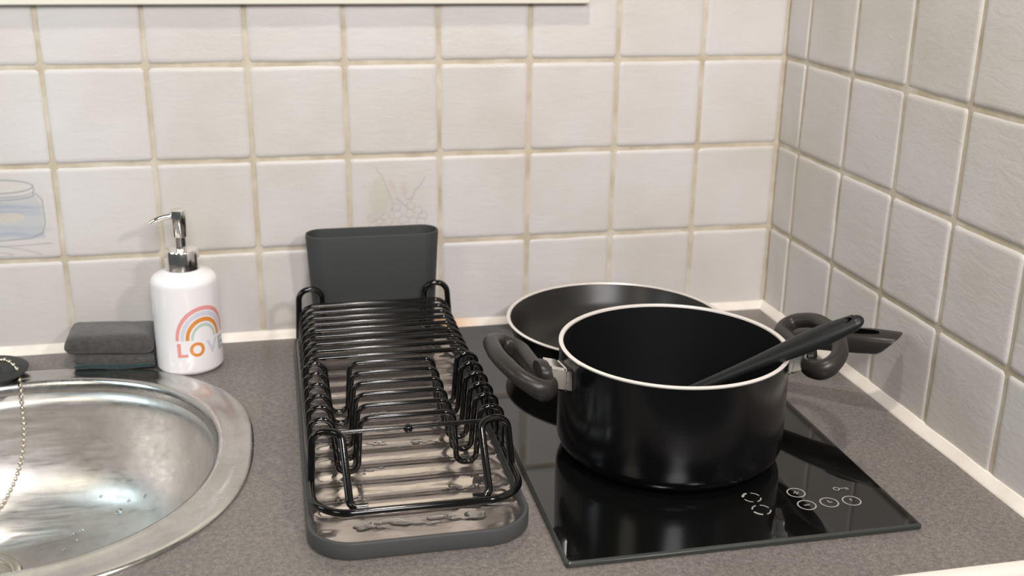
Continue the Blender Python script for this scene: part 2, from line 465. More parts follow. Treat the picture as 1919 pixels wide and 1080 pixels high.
bm = bmesh.new()
X0, X1, Y0, Y1, TH = -13.0, 0.0, -5.66, 0.0, -0.38
cx, cy = -8.22, -2.70
angs = sorted(set(ANG + [math.atan2(y - cy, x - cx) % (2 * PI) for x in (X0, X1) for y in (Y0, Y1)]))
def ray_rect(a):
    c, s = math.cos(a), math.sin(a); t = 1e9
    if abs(c) > 1e-9: t = min(t, ((X1 if c > 0 else X0) - cx) / c)
    if abs(s) > 1e-9: t = min(t, ((Y1 if s > 0 else Y0) - cy) / s)
    return (cx + t * c, cy + t * s)
tin = [bm.verts.new((*SO(-0.08, a), 0)) for a in angs]; tout = [bm.verts.new((*ray_rect(a), 0)) for a in angs]
bin_ = [bm.verts.new((*SO(-0.08, a), TH)) for a in angs]; bout = [bm.verts.new((*ray_rect(a), TH)) for a in angs]
for i in range(len(angs)):
    j = (i + 1) % len(angs)
    bm.faces.new((tin[i], tout[i], tout[j], tin[j])); bm.faces.new((bin_[j], bout[j], bout[i], bin_[i]))
    bm.faces.new((tin[j], bin_[j], bin_[i], tin[i])); bm.faces.new((tout[i], bout[i], bout[j], tout[j]))
fixn(bm)
wt = thing('worktop', 'long dark grey speckled laminate kitchen worktop along the tiled wall', 'worktop', (-6.5, -2.8, -0.38))
obj('slab', bm, M_worktop, wt, smooth=False)
bm = bmesh.new(); pr = [(0, 0.0), (-0.06, 0.0), (-0.10, -0.015), (-0.125, -0.05), (-0.13, -0.10), (-0.13, -0.38), (0, -0.38)]
loft(bm, [[(x, -5.66 + a, z) for a, z in pr] for x in (-13.0, 0.0)], True, True); fixn(bm)
obj('front_edging', bm, M_edging, wt, label='cream rounded front edging')

# ------------------------------------------------------------------ steel sink
sk = thing('sink', 'round-cornered stainless steel sink bowl set into the grey worktop', 'sink', (-8.22, -2.7, -1.5))
DR = (-8.78, -2.15)                                     # centre of the drain
ZB = -1.42
bm = bmesh.new()
prof = [(SO, 0.0, 0.002), (SO, 0.0, 0.018), (SO, -0.014, 0.030), (SO, -0.06, 0.034), (SO, -0.14, 0.026), (SO, -0.19, 0.020)]
loops = [[(*f(off, a), z) for a in ANG] for f, off, z in prof]
loops += [[(*SI(off, a), z) for a in ANG] for off, z in ((0.03, 0.030), (0.0, 0.036), (-0.03, 0.030), (-0.055, 0.008), (-0.07, -0.03), (-0.08, -0.09))]
loft(bm, loops); fixn(bm)
obj('rim', bm, M_rimsteel, sk)
bm = bmesh.new(); loops = []
H = 1.33
# the wall drops steeply, then turns through a wide radius into the floor that falls to the drain
body = [(0.0, -0.09), (0.02, -0.25), (0.05, -0.45), (0.09, -0.65), (0.15, -0.85), (0.23, -1.00), (0.33, -1.12), (0.46, -1.21), (0.62, -1.27)]
for ins, z in body: loops.append([(*SI(-0.08 - ins, a), z) for a in ANG])
last = loops[-1]
for k in range(1, 11):
    f = k / 10; L_ = []
    for a, (x, y, z) in zip(ANG, last):
        tx, ty = DR[0] + 0.40 * math.cos(a), DR[1] + 0.40 * math.sin(a)
        L_.append((x + (tx - x) * f, y + (ty - y) * f, -1.27 - 0.13 * (1 - (1 - f) ** 1.5)))
    loops.append(L_)
loft(bm, loops); 
for f in bm.faces: f.normal_update()
o = obj('bowl', bm, M_steel, sk, sharp=0)
md = o.modifiers.new('sheet', 'SOLIDIFY'); md.thickness = 0.0012; md.offset = -1
bm = bmesh.new()
lathe(bm, [(0.44, -1.392), (0.42, -1.380), (0.385, -1.378), (0.36, -1.395), (0.35, -1.43), (0.30, -1.45), (0.12, -1.455), (0.10, -1.44), (0.0, -1.438)], DR[0], DR[1], 64)
dr = obj('drain', fixn(bm), M_drain, sk, label='round basket drain of the sink')
bm = bmesh.new()
for i in range(10):
    a = 2 * PI * i / 10; c_, s_ = math.cos(a), math.sin(a)
    pts = []
    for r_, hw in ((0.15, 0.012), (0.27, 0.018)):
        for sg in (-1, 1): pts.append((DR[0] + r_ * c_ - sg * hw * s_, DR[1] + r_ * s_ + sg * hw * c_))
    q = [pts[0], pts[1], pts[3], pts[2]]
    loft(bm, [[(*p_, -1.449) for p_ in q], [(*p_, -1.444) for p_ in q]], True, True)
fixn(bm); obj('slot', bm, M_rubber, dr, label='dark slots of the drain')
def drop(x, y, z, r, h, seed, tilt=None, bm=None):
    b2 = bm; rn = random.Random(seed); n = 18; pr_ = [(1.0, 0), (0.97, 0.3), (0.82, 0.65), (0.5, 0.92), (0.0, 1.0)]
    vs = []
    ph = rn.uniform(0, 6); st = rn.uniform(0.6, 1.0)
    T_ = tilt or Vector((0, 0, 1)); q = Vector((0, 0, 1)).rotation_difference(T_)
    for k, (a, zz) in enumerate(pr_):
        if a == 0: vs.append([b2.verts.new(Vector((x, y, z)) + q @ Vector((0, 0, h)))]); continue
        vs.append([b2.verts.new(Vector((x, y, z)) + q @ Vector((r * a * (1 + .15 * math.sin(3*t + ph)) * math.cos(t), r * a * st * (1 + .15 * math.sin(2*t + ph)) * math.sin(t), h * zz))) for t in [2*PI*i/n for i in range(n)]])
    for A, B in zip(vs, vs[1:]):
        for i in range(n):
            j = (i+1) % n
            if len(B) == 1: b2.faces.new((A[i], A[j], B[0]))
            else: b2.faces.new((A[i], A[j], B[j], B[i]))
    b2.faces.new(vs[0][::-1])

from mathutils.bvhtree import BVHTree
DROPS = [(-7.51, -1.52, .035), (-7.70, -1.32, .018), (-7.25, -1.50, .02), (-7.42, -1.45, .02), (-7.94, -1.66, .025), (-7.86, -1.63, .022), (-7.12, -1.85, .018), (-7.66, -2.01, .035), (-7.90, -1.75, .018), (-8.0, -1.85, .02), (-6.95, -2.1, .015), (-7.3, -2.2, .015)]
_bt = bpy.data.objects['bowl'].data
_tree = BVHTree.FromPolygons([v.co + wloc(bpy.data.objects['bowl']) for v in _bt.vertices], [p_.vertices[:] for p_ in _bt.polygons])
bm = bmesh.new()
for k, (x, y, r_) in enumerate(DROPS):
    hit, nm, _i, _d = _tree.ray_cast(Vector((x, y, 0.5)) * U, Vector((0, 0, -1)))
    if hit is None: continue
    if nm.z < 0: nm = -nm
    h_ = hit / U; drop(h_.x, h_.y, h_.z + 0.002, r_, r_ * 0.4, k, nm, bm)
o = obj('water_drop', fixn(bm), M_water, sk, sharp=0, label='clear water drops in the bowl'); o['kind'] = 'stuff'

# ------------------------------------------------------------------ plug with bead chain
pg = thing('sink_plug', 'black rubber plug with bead chain lying on the back rim of the sink', 'plug', (-8.72, -0.62, 0.03))
bm = bmesh.new(); lathe(bm, [(0, 0), (0.27, 0), (0.29, 0.01), (0.30, 0.04), (0.31, 0.06), (0.37, 0.065), (0.38, 0.085), (0.36, 0.10), (0.22, 0.11), (0.12, 0.105), (0.0, 0.105)], -8.73, -0.74, 48, 0.036)
obj('stopper', fixn(bm), M_rubber, pg)
bm = bmesh.new(); tube(bm, [( -8.70 + 0.085 * math.cos(t), -0.76 + 0.03 * math.cos(t), 0.19 + 0.055 * math.sin(t)) for t in [2*PI*i/24 for i in range(24)]], 0.018, 8, True)
box(bm, (-8.76, -0.80, 0.13), (-8.64, -0.72, 0.155), 0.01)
obj('ring', fixn(bm), M_brass, pg, label='small brass ring')
def catmull(pts, n):
    pts = [Vector(p) for p in pts]; pts = [2*pts[0]-pts[1]] + pts + [2*pts[-1]-pts[-2]]; out = []
    for i in range(1, len(pts) - 2):
        for k in range(n):
            t = k / n; a, b_, c_, d = pts[i-1:i+3]
            out.append(0.5 * ((2*b_) + (c_-a)*t + (2*a-5*b_+4*c_-d)*t*t + (3*b_-a-3*c_+d)*t**3))
    out.append(pts[-2]); return out
CH = catmull([(-8.66, -0.76, 0.225), (-8.54, -0.79, 0.235), (-8.44, -0.84, 0.16), (-8.41, -0.90, 0.06), (-8.405, -0.975, -0.20), (-8.41, -1.00, -0.45), (-8.45, -1.06, -0.70),
              (-8.53, -1.17, -0.93), (-8.66, -1.35, -1.13), (-8.85, -1.55, -1.26), (-9.10, -1.75, -1.30), (-9.40, -1.95, -1.31)], 40)
bm = bmesh.new(); acc = 0; tube(bm, CH[::6], 0.0075, 5)
last = CH[0]
for q in CH:
    if (q - last).length >= 0.053:
        g = bmesh.ops.create_icosphere(bm, subdivisions=2, radius=0.0235)
        for v in g['verts']: v.co += q
        last = q
obj('bead_chain', bm, M_bead, pg, label='thin metal bead chain')

# ------------------------------------------------------------------ cream panel above
bm = bmesh.new(); box(bm, (-13, -0.13, 3.645), (-2.385, 0.0, 7.6), 0.02)
tag(obj('wall_panel', bm, M_panel), 'thin cream panel fixed high on the back wall tiles, only its lower edge showing', 'panel')

# ------------------------------------------------------------------ induction hob
hob = thing('induction_hob', 'narrow black glass induction hob let into the worktop under the pots', 'hob', (-2.43, -2.65, 0.0))
HX0, HX1, HY0, HY1, HZ = -3.868, -0.985, -5.125, -0.16, 0.05
bm = bmesh.new()
lp = lambda o_, z: [(x, y, z) for x, y in rrect(HX0 + o_, HX1 - o_, HY0 + o_, HY1 - o_, 0.03, 4)]
loft(bm, [lp(0.022, HZ)], False, True)
obj('glass_top', fixn(bm), M_glass, hob)
bm = bmesh.new(); loft(bm, [lp(0.022, HZ), lp(0.006, HZ - 0.007), lp(0.0, HZ - 0.014), lp(0.0, 0.010), lp(0.02, 0.0)], False, True)
obj('edge', fixn(bm), M_hobtrim, hob, label='ground dark edge of the glass')
def symbol(kind, x, y, bm):
    z = HZ + 0.0012; w_ = 0.011
    def stroke(pts, ww=w_):
        pts = [Vector((*p_, 0)) for p_ in pts]; L1, L2 = [], []
        for i, p_ in enumerate(pts):
            t = (pts[min(i+1, len(pts)-1)] - pts[max(i-1, 0)]).normalized(); nn = Vector((-t.y, t.x, 0)) * ww / 2
            L1.append(bm.verts.new((x + p_.x + nn.x, y + p_.y + nn.y, z))); L2.append(bm.verts.new((x + p_.x - nn.x, y + p_.y - nn.y, z)))
        for i in range(len(pts) - 1): bm.faces.new((L2[i], L2[i+1], L1[i+1], L1[i]))
    R_ = 0.072
    cir = lambda a0, a1, r=R_, n=20: [(r * math.cos(math.radians(a0 + (a1-a0)*i/n)), r * math.sin(math.radians(a0 + (a1-a0)*i/n))) for i in range(n+1)]
    if kind.startswith('zone'):
        for k in range(4): stroke(cir(k*90 + 14, k*90 + 76), 0.020 if (kind, k) in (('zone0', 1), ('zone1', 2)) else w_)
    elif kind == 'key':
        stroke(cir(0, 360, 0.024), 0.009); stroke([(0.024, 0), (0.10, 0)], 0.009); stroke([(0.08, 0), (0.08, -0.028)], 0.008); stroke([(0.096, 0), (0.096, -0.028)], 0.008)
    else:
        stroke(cir(0, 360, n=40))
        if kind in ('plus', 'minus'): stroke([(-0.024, 0), (0.024, 0)])
        if kind == 'plus': stroke([(0, -0.024), (0, 0.024)])
        if kind == 'clock': stroke([(0, 0.030), (0, 0), (0.026, 0)])
        if kind == 'power': stroke([(0, 0.0), (0, 0.035)])
for kind, x, y, lb in (('zone0', -2.136, -4.482, 'rear cooking zone mark'), ('zone1', -2.142, -4.680, 'front cooking zone mark'), ('plus', -1.744, -4.477, 'ringed plus mark'),
                   ('minus', -1.749, -4.679, 'ringed minus mark'), ('clock', -1.550, -4.674, 'ringed timer mark'), ('power', -1.357, -4.684, 'ringed power mark'), ('key', -1.385, -4.480, 'key lock mark')):
    bm = bmesh.new(); symbol(kind, x, y, bm); obj('touch_symbol', fixn(bm), M_print, hob, smooth=False, label=lb)
bm = bmesh.new(); lathe(bm, [(0.95, 0.0512), (0.957, 0.0512)], -2.30, -1.35, 96); 
lathe(bm, [(0.80, 0.0512), (0.807, 0.0512)], -2.50, -3.47, 96)
fixn(bm); obj('zone_ring', bm, M_hobtrim, hob, smooth=False)

# ------------------------------------------------------------------ cooking pot
PX, PY = -2.503, -3.470; PZ = HZ + 0.002; PR = 0.985; PH = 0.998
pot = thing('cooking_pot', 'large black cooking pot with pale rim standing at the front of the hob', 'pot', (PX, PY, PZ))
bm = bmesh.new()
out = [(0.0, 0.012), (0.78, 0.012), (0.80, 0.0), (0.84, 0.0), (0.86, 0.012)] + arc(0.815, 0.185, 0.175, -72, -6, 10) + [(0.990, 0.26), (0.992, 0.36), (0.990, 0.60), (PR, PH - 0.02)]
lathe(bm, out, PX, PY, 128, PZ); obj('outer_wall', fixn(bm), M_potout, pot)
bm = bmesh.new()
lathe(bm, [(PR, PH - 0.02), (PR + 0.006, PH - 0.012), (PR + 0.006, PH - 0.004), (PR, PH), (PR - 0.025, PH), (PR - 0.032, PH - 0.006), (PR - 0.034, PH - 0.02)], PX, PY, 128, PZ)
obj('rim', fixn(bm), M_rim, pot, label='bare pale metal rim')
bm = bmesh.new()
lathe(bm, [(PR - 0.034, PH - 0.02), (PR - 0.036, 0.30)] + arc(PR - 0.036 - 0.13, 0.17, 0.13, 0, -90, 8) + [(0.4, 0.04), (0, 0.04)], PX, PY, 128, PZ)
o = obj('inner_wall', bm, M_potin, pot)
def pot_handle(sg, rot):
    ca, sa = math.cos(rot), math.sin(rot)
    def W(r, t, z):                                      # r outward, t along the wall
        x, y = sg * r, t
        return Vector((PX + x * ca - y * sa, PY + x * sa + y * ca, PZ + z))
    # bracket
    bm = bmesh.new()
    sec = [(-0.115, 0.0), (-0.115, 0.085), (-0.10, 0.105), (0.10, 0.105), (0.115, 0.085), (0.115, -0.085), (0.10, -0.105), (-0.10, -0.105), (-0.115, -0.085)]
    zc = 0.80
    loft(bm, [[W(r, t * k, zc + (r - 1.0) * 0.30 + z * k) for t, z in sec] for r, k in ((0.985, 1.0), (1.03, 1.0), (1.035, 0.94), (1.045, 0.94), (1.05, 1.0), (1.165, 1.0), (1.17, 0.93))], True, True)
    obj('handle_bracket', fixn(bm), M_chrome, pot, sharp=30, label='polished chrome bracket')
    # loop: a long flattened ring that rises away from the pot
    rise = 0.50
    base = fillet([(1.225, 0.0, 0), (1.17, -0.26, 0), (1.23, -0.42, 0), (1.42, -0.33, 0), (1.55, 0.0, 0), (1.54, 0.40, 0), (1.40, 0.60, 0), (1.25, 0.50, 0), (1.24, 0.25, 0)],
                  [0.2, 0.16, 0.22, 0.35, 0.6, 0.35, 0.22, 0.16, 0.2], True, 6)
    ca, sa = 1.0, 0.0
    ring = []; rx = []; rz = []
    for p_ in base:
        r, t = p_.x, p_.y
        ring.append(W(r, t, zc - 0.015 + (r - 1.18) * rise - 0.03 * abs(t)))
        k = sstep(1.15, 1.45, r); rx.append(0.072 + 0.008 * (1 - k)); rz.append(0.100 - 0.030 * k)
    bm = bmesh.new(); tube(bm, ring, rx, 20, True, rz=rz, up=(-0.5 * sg * ca, -0.5 * sg * sa, 1))
    # neck gripping the bracket
    ca, sa = math.cos(rot), math.sin(rot)
    sec2 = [(0.15 * math.cos(a), 0.112 * math.sin(a)) for a in [2*PI*i/24 for i in range(24)]]
    loft(bm, [[W(r, t * k, zc + (r - 1.0) * 0.30 + z * k) for t, z in sec2] for r, k in ((1.158, 0.86), (1.163, 0.96), (1.21, 0.99), (1.25, 0.80), (1.26, 0.5))], True, True)
    fixn(bm); obj('handle', bm, M_bakelite, pot)
pot_handle(-1, 0.12); pot_handle(1, -0.12)

# ------------------------------------------------------------------ frying pan
FX, FY = -2.304, -1.258; FZ = HZ + 0.002; FH = 0.418; FR = 1.172
pan = thing('frying_pan', 'black non-stick frying pan with pale rim behind the pot at the back of the hob', 'pan', (FX, FY, FZ))
bm = bmesh.new()
lathe(bm, [(0, 0.01), (0.80, 0.01), (0.82, 0.0), (0.88, 0.0), (0.92, 0.012), (1.00, 0.06), (1.06, 0.14), (1.10, 0.22), (1.135, 0.31), (FR - 0.012, FH - 0.02)], FX, FY, 128, FZ)
obj('outer_wall', fixn(bm), M_potout, pan)
bm = bmesh.new()
lathe(bm, [(FR - 0.012, FH - 0.02), (FR, FH - 0.016), (FR + 0.004, FH - 0.006), (FR - 0.004, FH), (FR - 0.026, FH), (FR - 0.036, FH - 0.012)], FX, FY, 128, FZ)
obj('rim', fixn(bm), M_rim, pan, label='bare pale metal rim')
bm = bmesh.new()
lathe(bm, [(FR - 0.036, FH - 0.012), (1.09, 0.31), (1.055, 0.22), (1.01, 0.145), (0.95, 0.085), (0.87, 0.05), (0.78, 0.035), (0.4, 0.032), (0, 0.032)], FX, FY, 128, FZ)
obj('cooking_surface', bm, M_nonstick, pan, sharp=0)
ha = Vector((-0.15, -3.17, 0)) - Vector((FX, FY, 0)); hl = ha.length; ha.normalize(); hs = Vector((-ha.y, ha.x, 0))
def HP(r, t, z): return Vector((FX, FY, 0)) + ha * r + hs * t + Vector((0, 0, z))
def hsec(w_, h, top=0.0, n=28):
    out = []
    for i in range(n):
        a = 2 * PI * i / n; c_, s_ = math.cos(a), math.sin(a)
        out.append((w_ * (abs(c_) ** 0.7) * (1 if c_ > 0 else -1), h * (abs(s_) ** 0.7) * (1 if s_ > 0 else -1)))
    return out
bm = bmesh.new(); L_ = []
for r, z, w_, h, cut in ((1.16, 0.36, 0.13, 0.06, 0), (1.28, 0.42, 0.12, 0.065, 0), (1.45, 0.50, 0.105, 0.07, 0), (1.8, 0.585, 0.12, 0.085, 0), (2.15, 0.655, 0.14, 0.10, 0), (2.45, 0.70, 0.155, 0.11, 0),
                      (2.60, 0.72, 0.158, 0.113, 0.02), (hl - 0.10, 0.735, 0.155, 0.113, 0.09), (hl - 0.07, 0.735, 0.148, 0.110, 0.09), (hl - 0.06, 0.735, 0.12, 0.09, 0.08)):
    L_.append([HP(r + cut * s_ / 0.095, t, z + s_) for t, s_ in hsec(w_, h)])
loft(bm, L_, True, True); fixn(bm)
hd = obj('handle', bm, M_bakelite, pan, sharp=50)
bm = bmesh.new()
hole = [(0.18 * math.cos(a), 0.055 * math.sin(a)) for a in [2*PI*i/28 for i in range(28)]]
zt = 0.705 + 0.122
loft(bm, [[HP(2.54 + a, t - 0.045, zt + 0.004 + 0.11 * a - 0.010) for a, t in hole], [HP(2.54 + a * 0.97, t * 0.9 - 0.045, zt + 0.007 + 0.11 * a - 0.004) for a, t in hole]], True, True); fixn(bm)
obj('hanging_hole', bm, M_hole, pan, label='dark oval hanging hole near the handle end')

# ------------------------------------------------------------------ spoon in the pot
A_ = Vector((-1.722, -4.063, 1.15)); E_ = Vector((-1.249, -4.274, 1.45)); d_ = (E_ - A_).normalized()
sp = thing('cooking_spoon', 'black nylon cooking spoon leaning in the pot over its right handle', 'spoon', tuple(A_ - d_ * 1.2))
bm = bmesh.new(); pts = []; rr = []; zz = []
Lt = (E_ - A_).length
for s_, a, b_ in ((-1.25, 0.045, 0.035), (-0.9, 0.05, 0.04), (-0.6, 0.056, 0.045), (-0.35, 0.066, 0.050), (-0.15, 0.080, 0.058), (0.0, 0.092, 0.064), (0.12, 0.100, 0.070), (0.25, 0.104, 0.074), (0.38, 0.096, 0.072),
                  (0.50, 0.084, 0.062), (0.58, 0.076, 0.055), (Lt - 0.03, 0.070, 0.050), (Lt + 0.01, 0.060, 0.042), (Lt + 0.035, 0.040, 0.028), (Lt + 0.048, 0.012, 0.010)):
    pts.append(A_ + d_ * s_); rr.append(a); zz.append(b_)
upv = Vector((-0.35, -0.35, 1))
tube(bm, pts, rr, 24, rz=zz, up=upv); fixn(bm); obj('shaft', bm, M_nylon, sp)
bm = bmesh.new(); c0 = A_ + d_ * (Lt - 0.13); nn = (upv - d_ * upv.dot(d_)).normalized(); bb = d_.cross(nn)
loft(bm, [[c0 + d_ * (0.10 * math.cos(a)) + bb * (0.030 * math.sin(a)) + nn * h for a in [2*PI*i/24 for i in range(24)]] for h in (0.045, 0.0585)], True, True)
fixn(bm); obj('hanging_slot', bm, M_hole, sp, label='narrow oval slot in the shaft end')
bm = bmesh.new(); c0 = A_ - d_ * 1.20
loft(bm, [[c0 + d_ * (-0.10 + k * 0.0 - 0.26 * q + 0.26 * math.cos(a) * w_) + bb * (0.20 * math.sin(a) * w_) + nn * h for a in [2*PI*i/28 for i in range(28)]] for k, (h, w_, q) in enumerate(((0.02, 1.0, 0), (-0.02, 0.97, 0), (-0.07, 0.75, 0), (-0.09, 0.4, 0)))], False, True)
b0 = [v for v in bm.verts][:28]
top = [bm.verts.new(v.co * 1.0 + (c0 - d_ * 0.10 - v.co) * 0.10) for v in b0]; mid = [bm.verts.new(v.co + (c0 - d_ * 0.10 - nn * 0.06 - v.co) * 0.55) for v in b0]
for A1, B1 in ((b0, top), (top, mid)):
    for i in range(28): bm.faces.new((A1[(i+1) % 28], A1[i], B1[i], B1[(i+1) % 28]))
bm.faces.new(mid); fixn(bm)
obj('spoon_bowl', bm, M_nylon, sp)

# ------------------------------------------------------------------ drip tray, dish rack, cutlery holder
TX0, TX1, TY0, TY1 = -5.70, -3.985, -4.725, -0.20
tray = thing('drip_tray', 'long charcoal drip tray with a wet ribbed floor under the wire dish rack', 'tray', ((TX0+TX1)/2, -2.45, 0.0))
RL = lambda o_, z, r=0.36: [(x, y, z) for x, y in rrect(TX0 + o_, TX1 - o_, TY0 + o_, TY1 - o_, max(0.05, r - o_), 10)]
bm = bmesh.new()
loft(bm, [RL(0.03, 0.0), RL(0.005, 0.01), RL(0.0, 0.03), RL(0.0, 0.125), RL(0.008, 0.14), RL(0.03, 0.143), RL(0.038, 0.138), RL(0.046, 0.120), RL(0.060, 0.080)], True)
fixn(bm); obj('side_wall', bm, M_traywall, tray)
bm = bmesh.new()
ny, nx = 360, 40; grid = []
def tray_half(y):                                        # half width of the floor at y inside the rounded ends
    r = 0.30; hw = (TX1 - TX0) / 2 - 0.052
    e = min(y - (TY0 + 0.052), (TY1 - 0.052) - y)
    return hw if e >= r else hw - r + math.sqrt(max(0, r * r - (r - max(0, e)) ** 2))
xc = (TX0 + TX1) / 2
for j in range(ny + 1):
    y = TY0 + 0.053 + (TY1 - TY0 - 0.106) * j / ny; hw = tray_half(y); row = []
    for i in range(nx + 1):
        x = xc - hw + 2 * hw * i / nx
        k = sstep(0.0, 0.25, y - TY0 - 0.30) * sstep(0, 0.1, hw - abs(x - xc) - 0.0)
        rib = 0.012 * math.sin(2 * PI * y / 0.275) * k
        wet = 0.004 * noise.noise(Vector((x * 2.0, y * 4.0, 0.5)))
        row.append(bm.verts.new((x, y, 0.086 + rib + wet * k)))
    grid.append(row)
for j in range(ny):
    for i in range(nx): bm.faces.new((grid[j][i], grid[j][i+1], grid[j+1][i+1], grid[j+1][i]))
obj('floor_plate', bm, M_tray, tray, sharp=0, label='wet glossy ribbed floor')
bm = bmesh.new(); rn = random.Random(5)
balls = []
for (xa, xb, y0_, r0_, n_) in ((-5.30, -4.36, -4.40, .085, 26), (-4.52, -4.12, -3.93, .055, 12), (-5.50, -5.20, -3.98, .045, 7), (-5.36, -5.05, -3.55, .04, 7), (-5.2, -4.6, -3.05, .04, 9), (-5.3, -4.7, -2.45, .045, 9)):
    for k in range(n_): balls.append((xa + (xb - xa) * rn.random(), y0_ + 0.05 * rn.uniform(-1, 1), r0_ * rn.uniform(.45, 1.0)))
cells = {}
st = 0.0085
def film(x, y):
    f = sum(max(0.0, 1 - ((x - bx_) / (1.25 * br_)) ** 2 - ((y - by_) / (.62 * br_)) ** 2) ** 2 for bx_, by_, br_ in balls if abs(x - bx_) < 0.12 and abs(y - by_) < 0.08)
    return f + 0.10 * noise.noise(Vector((x * 16, y * 22, 1))) - 0.12
vg = {}
def vget(i, j):
    if (i, j) not in vg:
        x, y = TX0 + i * st, TY0 + j * st; f = film(x, y)
        k_ = sstep(0.0, 0.25, y - TY0 - 0.30)
        base_ = 0.086 + 0.012 * math.sin(2 * PI * y / 0.275) * k_
        vg[(i, j)] = (bm.verts.new((x, y, base_ + (0.0008 + 0.011 * min(1, math.sqrt(max(f, 0) * 1.6)) if f > 0 else -0.002))), f)
    return vg[(i, j)]
for j in range(20, 300):
    y = TY0 + j * st
    if not any(abs(y - b_[1]) < 0.08 for b_ in balls): continue
    for i in range(8, 195):
        x = TX0 + i * st
        if film(x + st / 2, y + st / 2) > -0.02:
            q = [vget(i, j), vget(i + 1, j), vget(i + 1, j + 1), vget(i, j + 1)]
            if max(v_[1] for v_ in q) > 0: bm.faces.new([v_[0] for v_ in q])
o = obj('water_puddle', fixn(bm), M_water, tray, sharp=0, label='clear water puddles on the floor'); o['kind'] = 'stuff'

rack = thing('dish_rack', 'black wire dish rack standing in the charcoal drip tray', 'dish rack', (-4.835, -2.5, 0.08))
RXC = -4.835; RW = 0.81; ZR = 0.255; RY0, RY1 = -4.47, -0.62
wr = 0.0245
bm = bmesh.new()
tube(bm, [(x, y, ZR) for x, y in rrect(RXC - RW, RXC + RW, RY0, RY1, 0.30, 12)], 0.030, 12, True)
obj('base_rail', fixn(bm), M_wire, rack)
def mir(pts): return pts + [(2 * RXC - x, y, z) for x, y, z in reversed(pts)]
HT = 0.605
ys1 = [-0.75, -0.945, -1.13, -1.30, -1.475, -1.655, -1.85, -2.03, -2.22]
ys2 = [-2.39, -2.63, -2.87, -3.11, -3.345, -3.58]
for i, y in enumerate(ys1):
    bm = bmesh.new()
    pts = fillet(mir([(RXC - RW + 0.01, y, ZR), (RXC - RW + 0.05, y, HT)]), 0.13, False, 6)
    tube(bm, pts, wr, 10); obj('crossbar', fixn(bm), M_wire, rack)
for i, y in enumerate(ys2):
    bm = bmesh.new()
    half = [(RXC - RW + 0.01, y, ZR), (RXC - 0.795, y, HT + 0.02), (RXC - 0.615, y, HT + 0.02), (RXC - 0.575, y, 0.130), (RXC - 0.415, y, 0.130), (RXC - 0.385, y, HT)]
    pts = fillet(mir(half), [0, 0.088, 0.088, 0.078, 0.078, 0.085, 0.085, 0.078, 0.078, 0.088, 0.088, 0], False, 7)
    tube(bm, pts, wr, 10); obj('plate_divider', fixn(bm), M_wire, rack)
def end_frame(yh, yr, ytip, zh):
    for sg in (-1, 1):
        X = lambda a: RXC + sg * a
        bm = bmesh.new()
        pts = fillet([(X(RW - 0.0), yr[0], ZR), (X(0.785), yh, zh), (X(0.555), yh + (ytip - yh) * 0.12, zh), (X(0.535), ytip, ZR + 0.01), (X(0.40), ytip + 0.005, ZR + 0.012)], [0, 0.11, 0.11, 0.09, 0], False, 8)
        tube(bm, pts, 0.031, 12); obj('end_loop', fixn(bm), M_wire, rack)
end_frame(-3.84, (-3.93,), RY0 + 0.045, 0.655)
end_frame(-0.655, (-0.73,), RY1 + 0.03, 0.76)
bm = bmesh.new(); tube(bm, [(RXC - 0.60, -3.86, 0.632), (RXC + 0.60, -3.86, 0.632)], 0.018, 10)
cb = obj('tie_bar', fixn(bm), M_wire, rack)
bm = bmesh.new(); g = bmesh.ops.create_uvsphere(bm, u_segments=20, v_segments=12, radius=0.038)
for v in g['verts']: v.co += Vector((-4.86, -3.868, 0.625))
obj('knob', bm, M_wire, rack)

hold = thing('cutlery_holder', 'tall charcoal plastic cutlery holder at the back end of the dish rack', 'cutlery holder', (-4.81, -0.37, 0.08))
bm = bmesh.new()
def HL(k, z, o_=0): 
    w_ = 0.650 + 0.062 * k - o_; h = 0.175 + 0.022 * k - o_
    return [(x, y, z - 0.00 * x) for x, y in rrect(-4.808 - w_, -4.808 + w_, -0.375 - h, -0.375 + h, h * 0.93, 10)]
loft(bm, [HL(-0.04, 0.085, 0.02), HL(0, 0.10), HL(0.5, 0.70), HL(1, 1.275), HL(1, 1.29, 0.004), HL(1, 1.29, 0.022), HL(1, 1.27, 0.026), HL(0.5, 0.70, 0.026), HL(0, 0.13, 0.026)], True, True)
fixn(bm); tag(hold)
obj('cup', bm, M_holder, hold, sharp=60)

# ------------------------------------------------------------------ soap dispenser
BX, BY, BR = -6.772, -0.655, 0.337
soap = thing('soap_dispenser', 'white ceramic soap dispenser with rainbow print and chrome pump beside the sink', 'soap dispenser', (BX, BY, 0.0))
bm = bmesh.new()
lathe(bm, [(0, 0.012), (0.27, 0.012), (0.285, 0.0), (0.305, 0.004)] + arc(BR - 0.05, 0.055, 0.05, -60, 0, 6) + [(BR, 0.3), (BR - 0.002, 0.7), (BR - 0.004, 0.93)] + arc(BR - 0.094, 0.935, 0.09, 5, 72, 8) +
      [(0.20, 1.047), (0.16, 1.063), (0.135, 1.085), (0.125, 1.10), (0.0, 1.10)], BX, BY, 96)
body_o = obj('bottle', fixn(bm), M_ceramic, soap)
pump = bpy.data.objects.new('pump', None); C.objects.link(pump); pump.parent = soap; pump.empty_display_size = 0.01; pump.location = (0, 0, 0.11)
pump['label'] = 'polished chrome pump'
bm = bmesh.new(); lathe(bm, [(0.158, 1.065), (0.168, 1.072), (0.168, 1.10), (0.168, 1.262), (0.160, 1.275), (0.08, 1.285), (0.0, 1.285)], BX, BY, 64)
obj('collar', fixn(bm), M_chrome, pump)
bm = bmesh.new(); lathe(bm, [(0.058, 1.27), (0.058, 1.42)], BX, BY, 40); obj('stem', fixn(bm), M_chrome, pump)
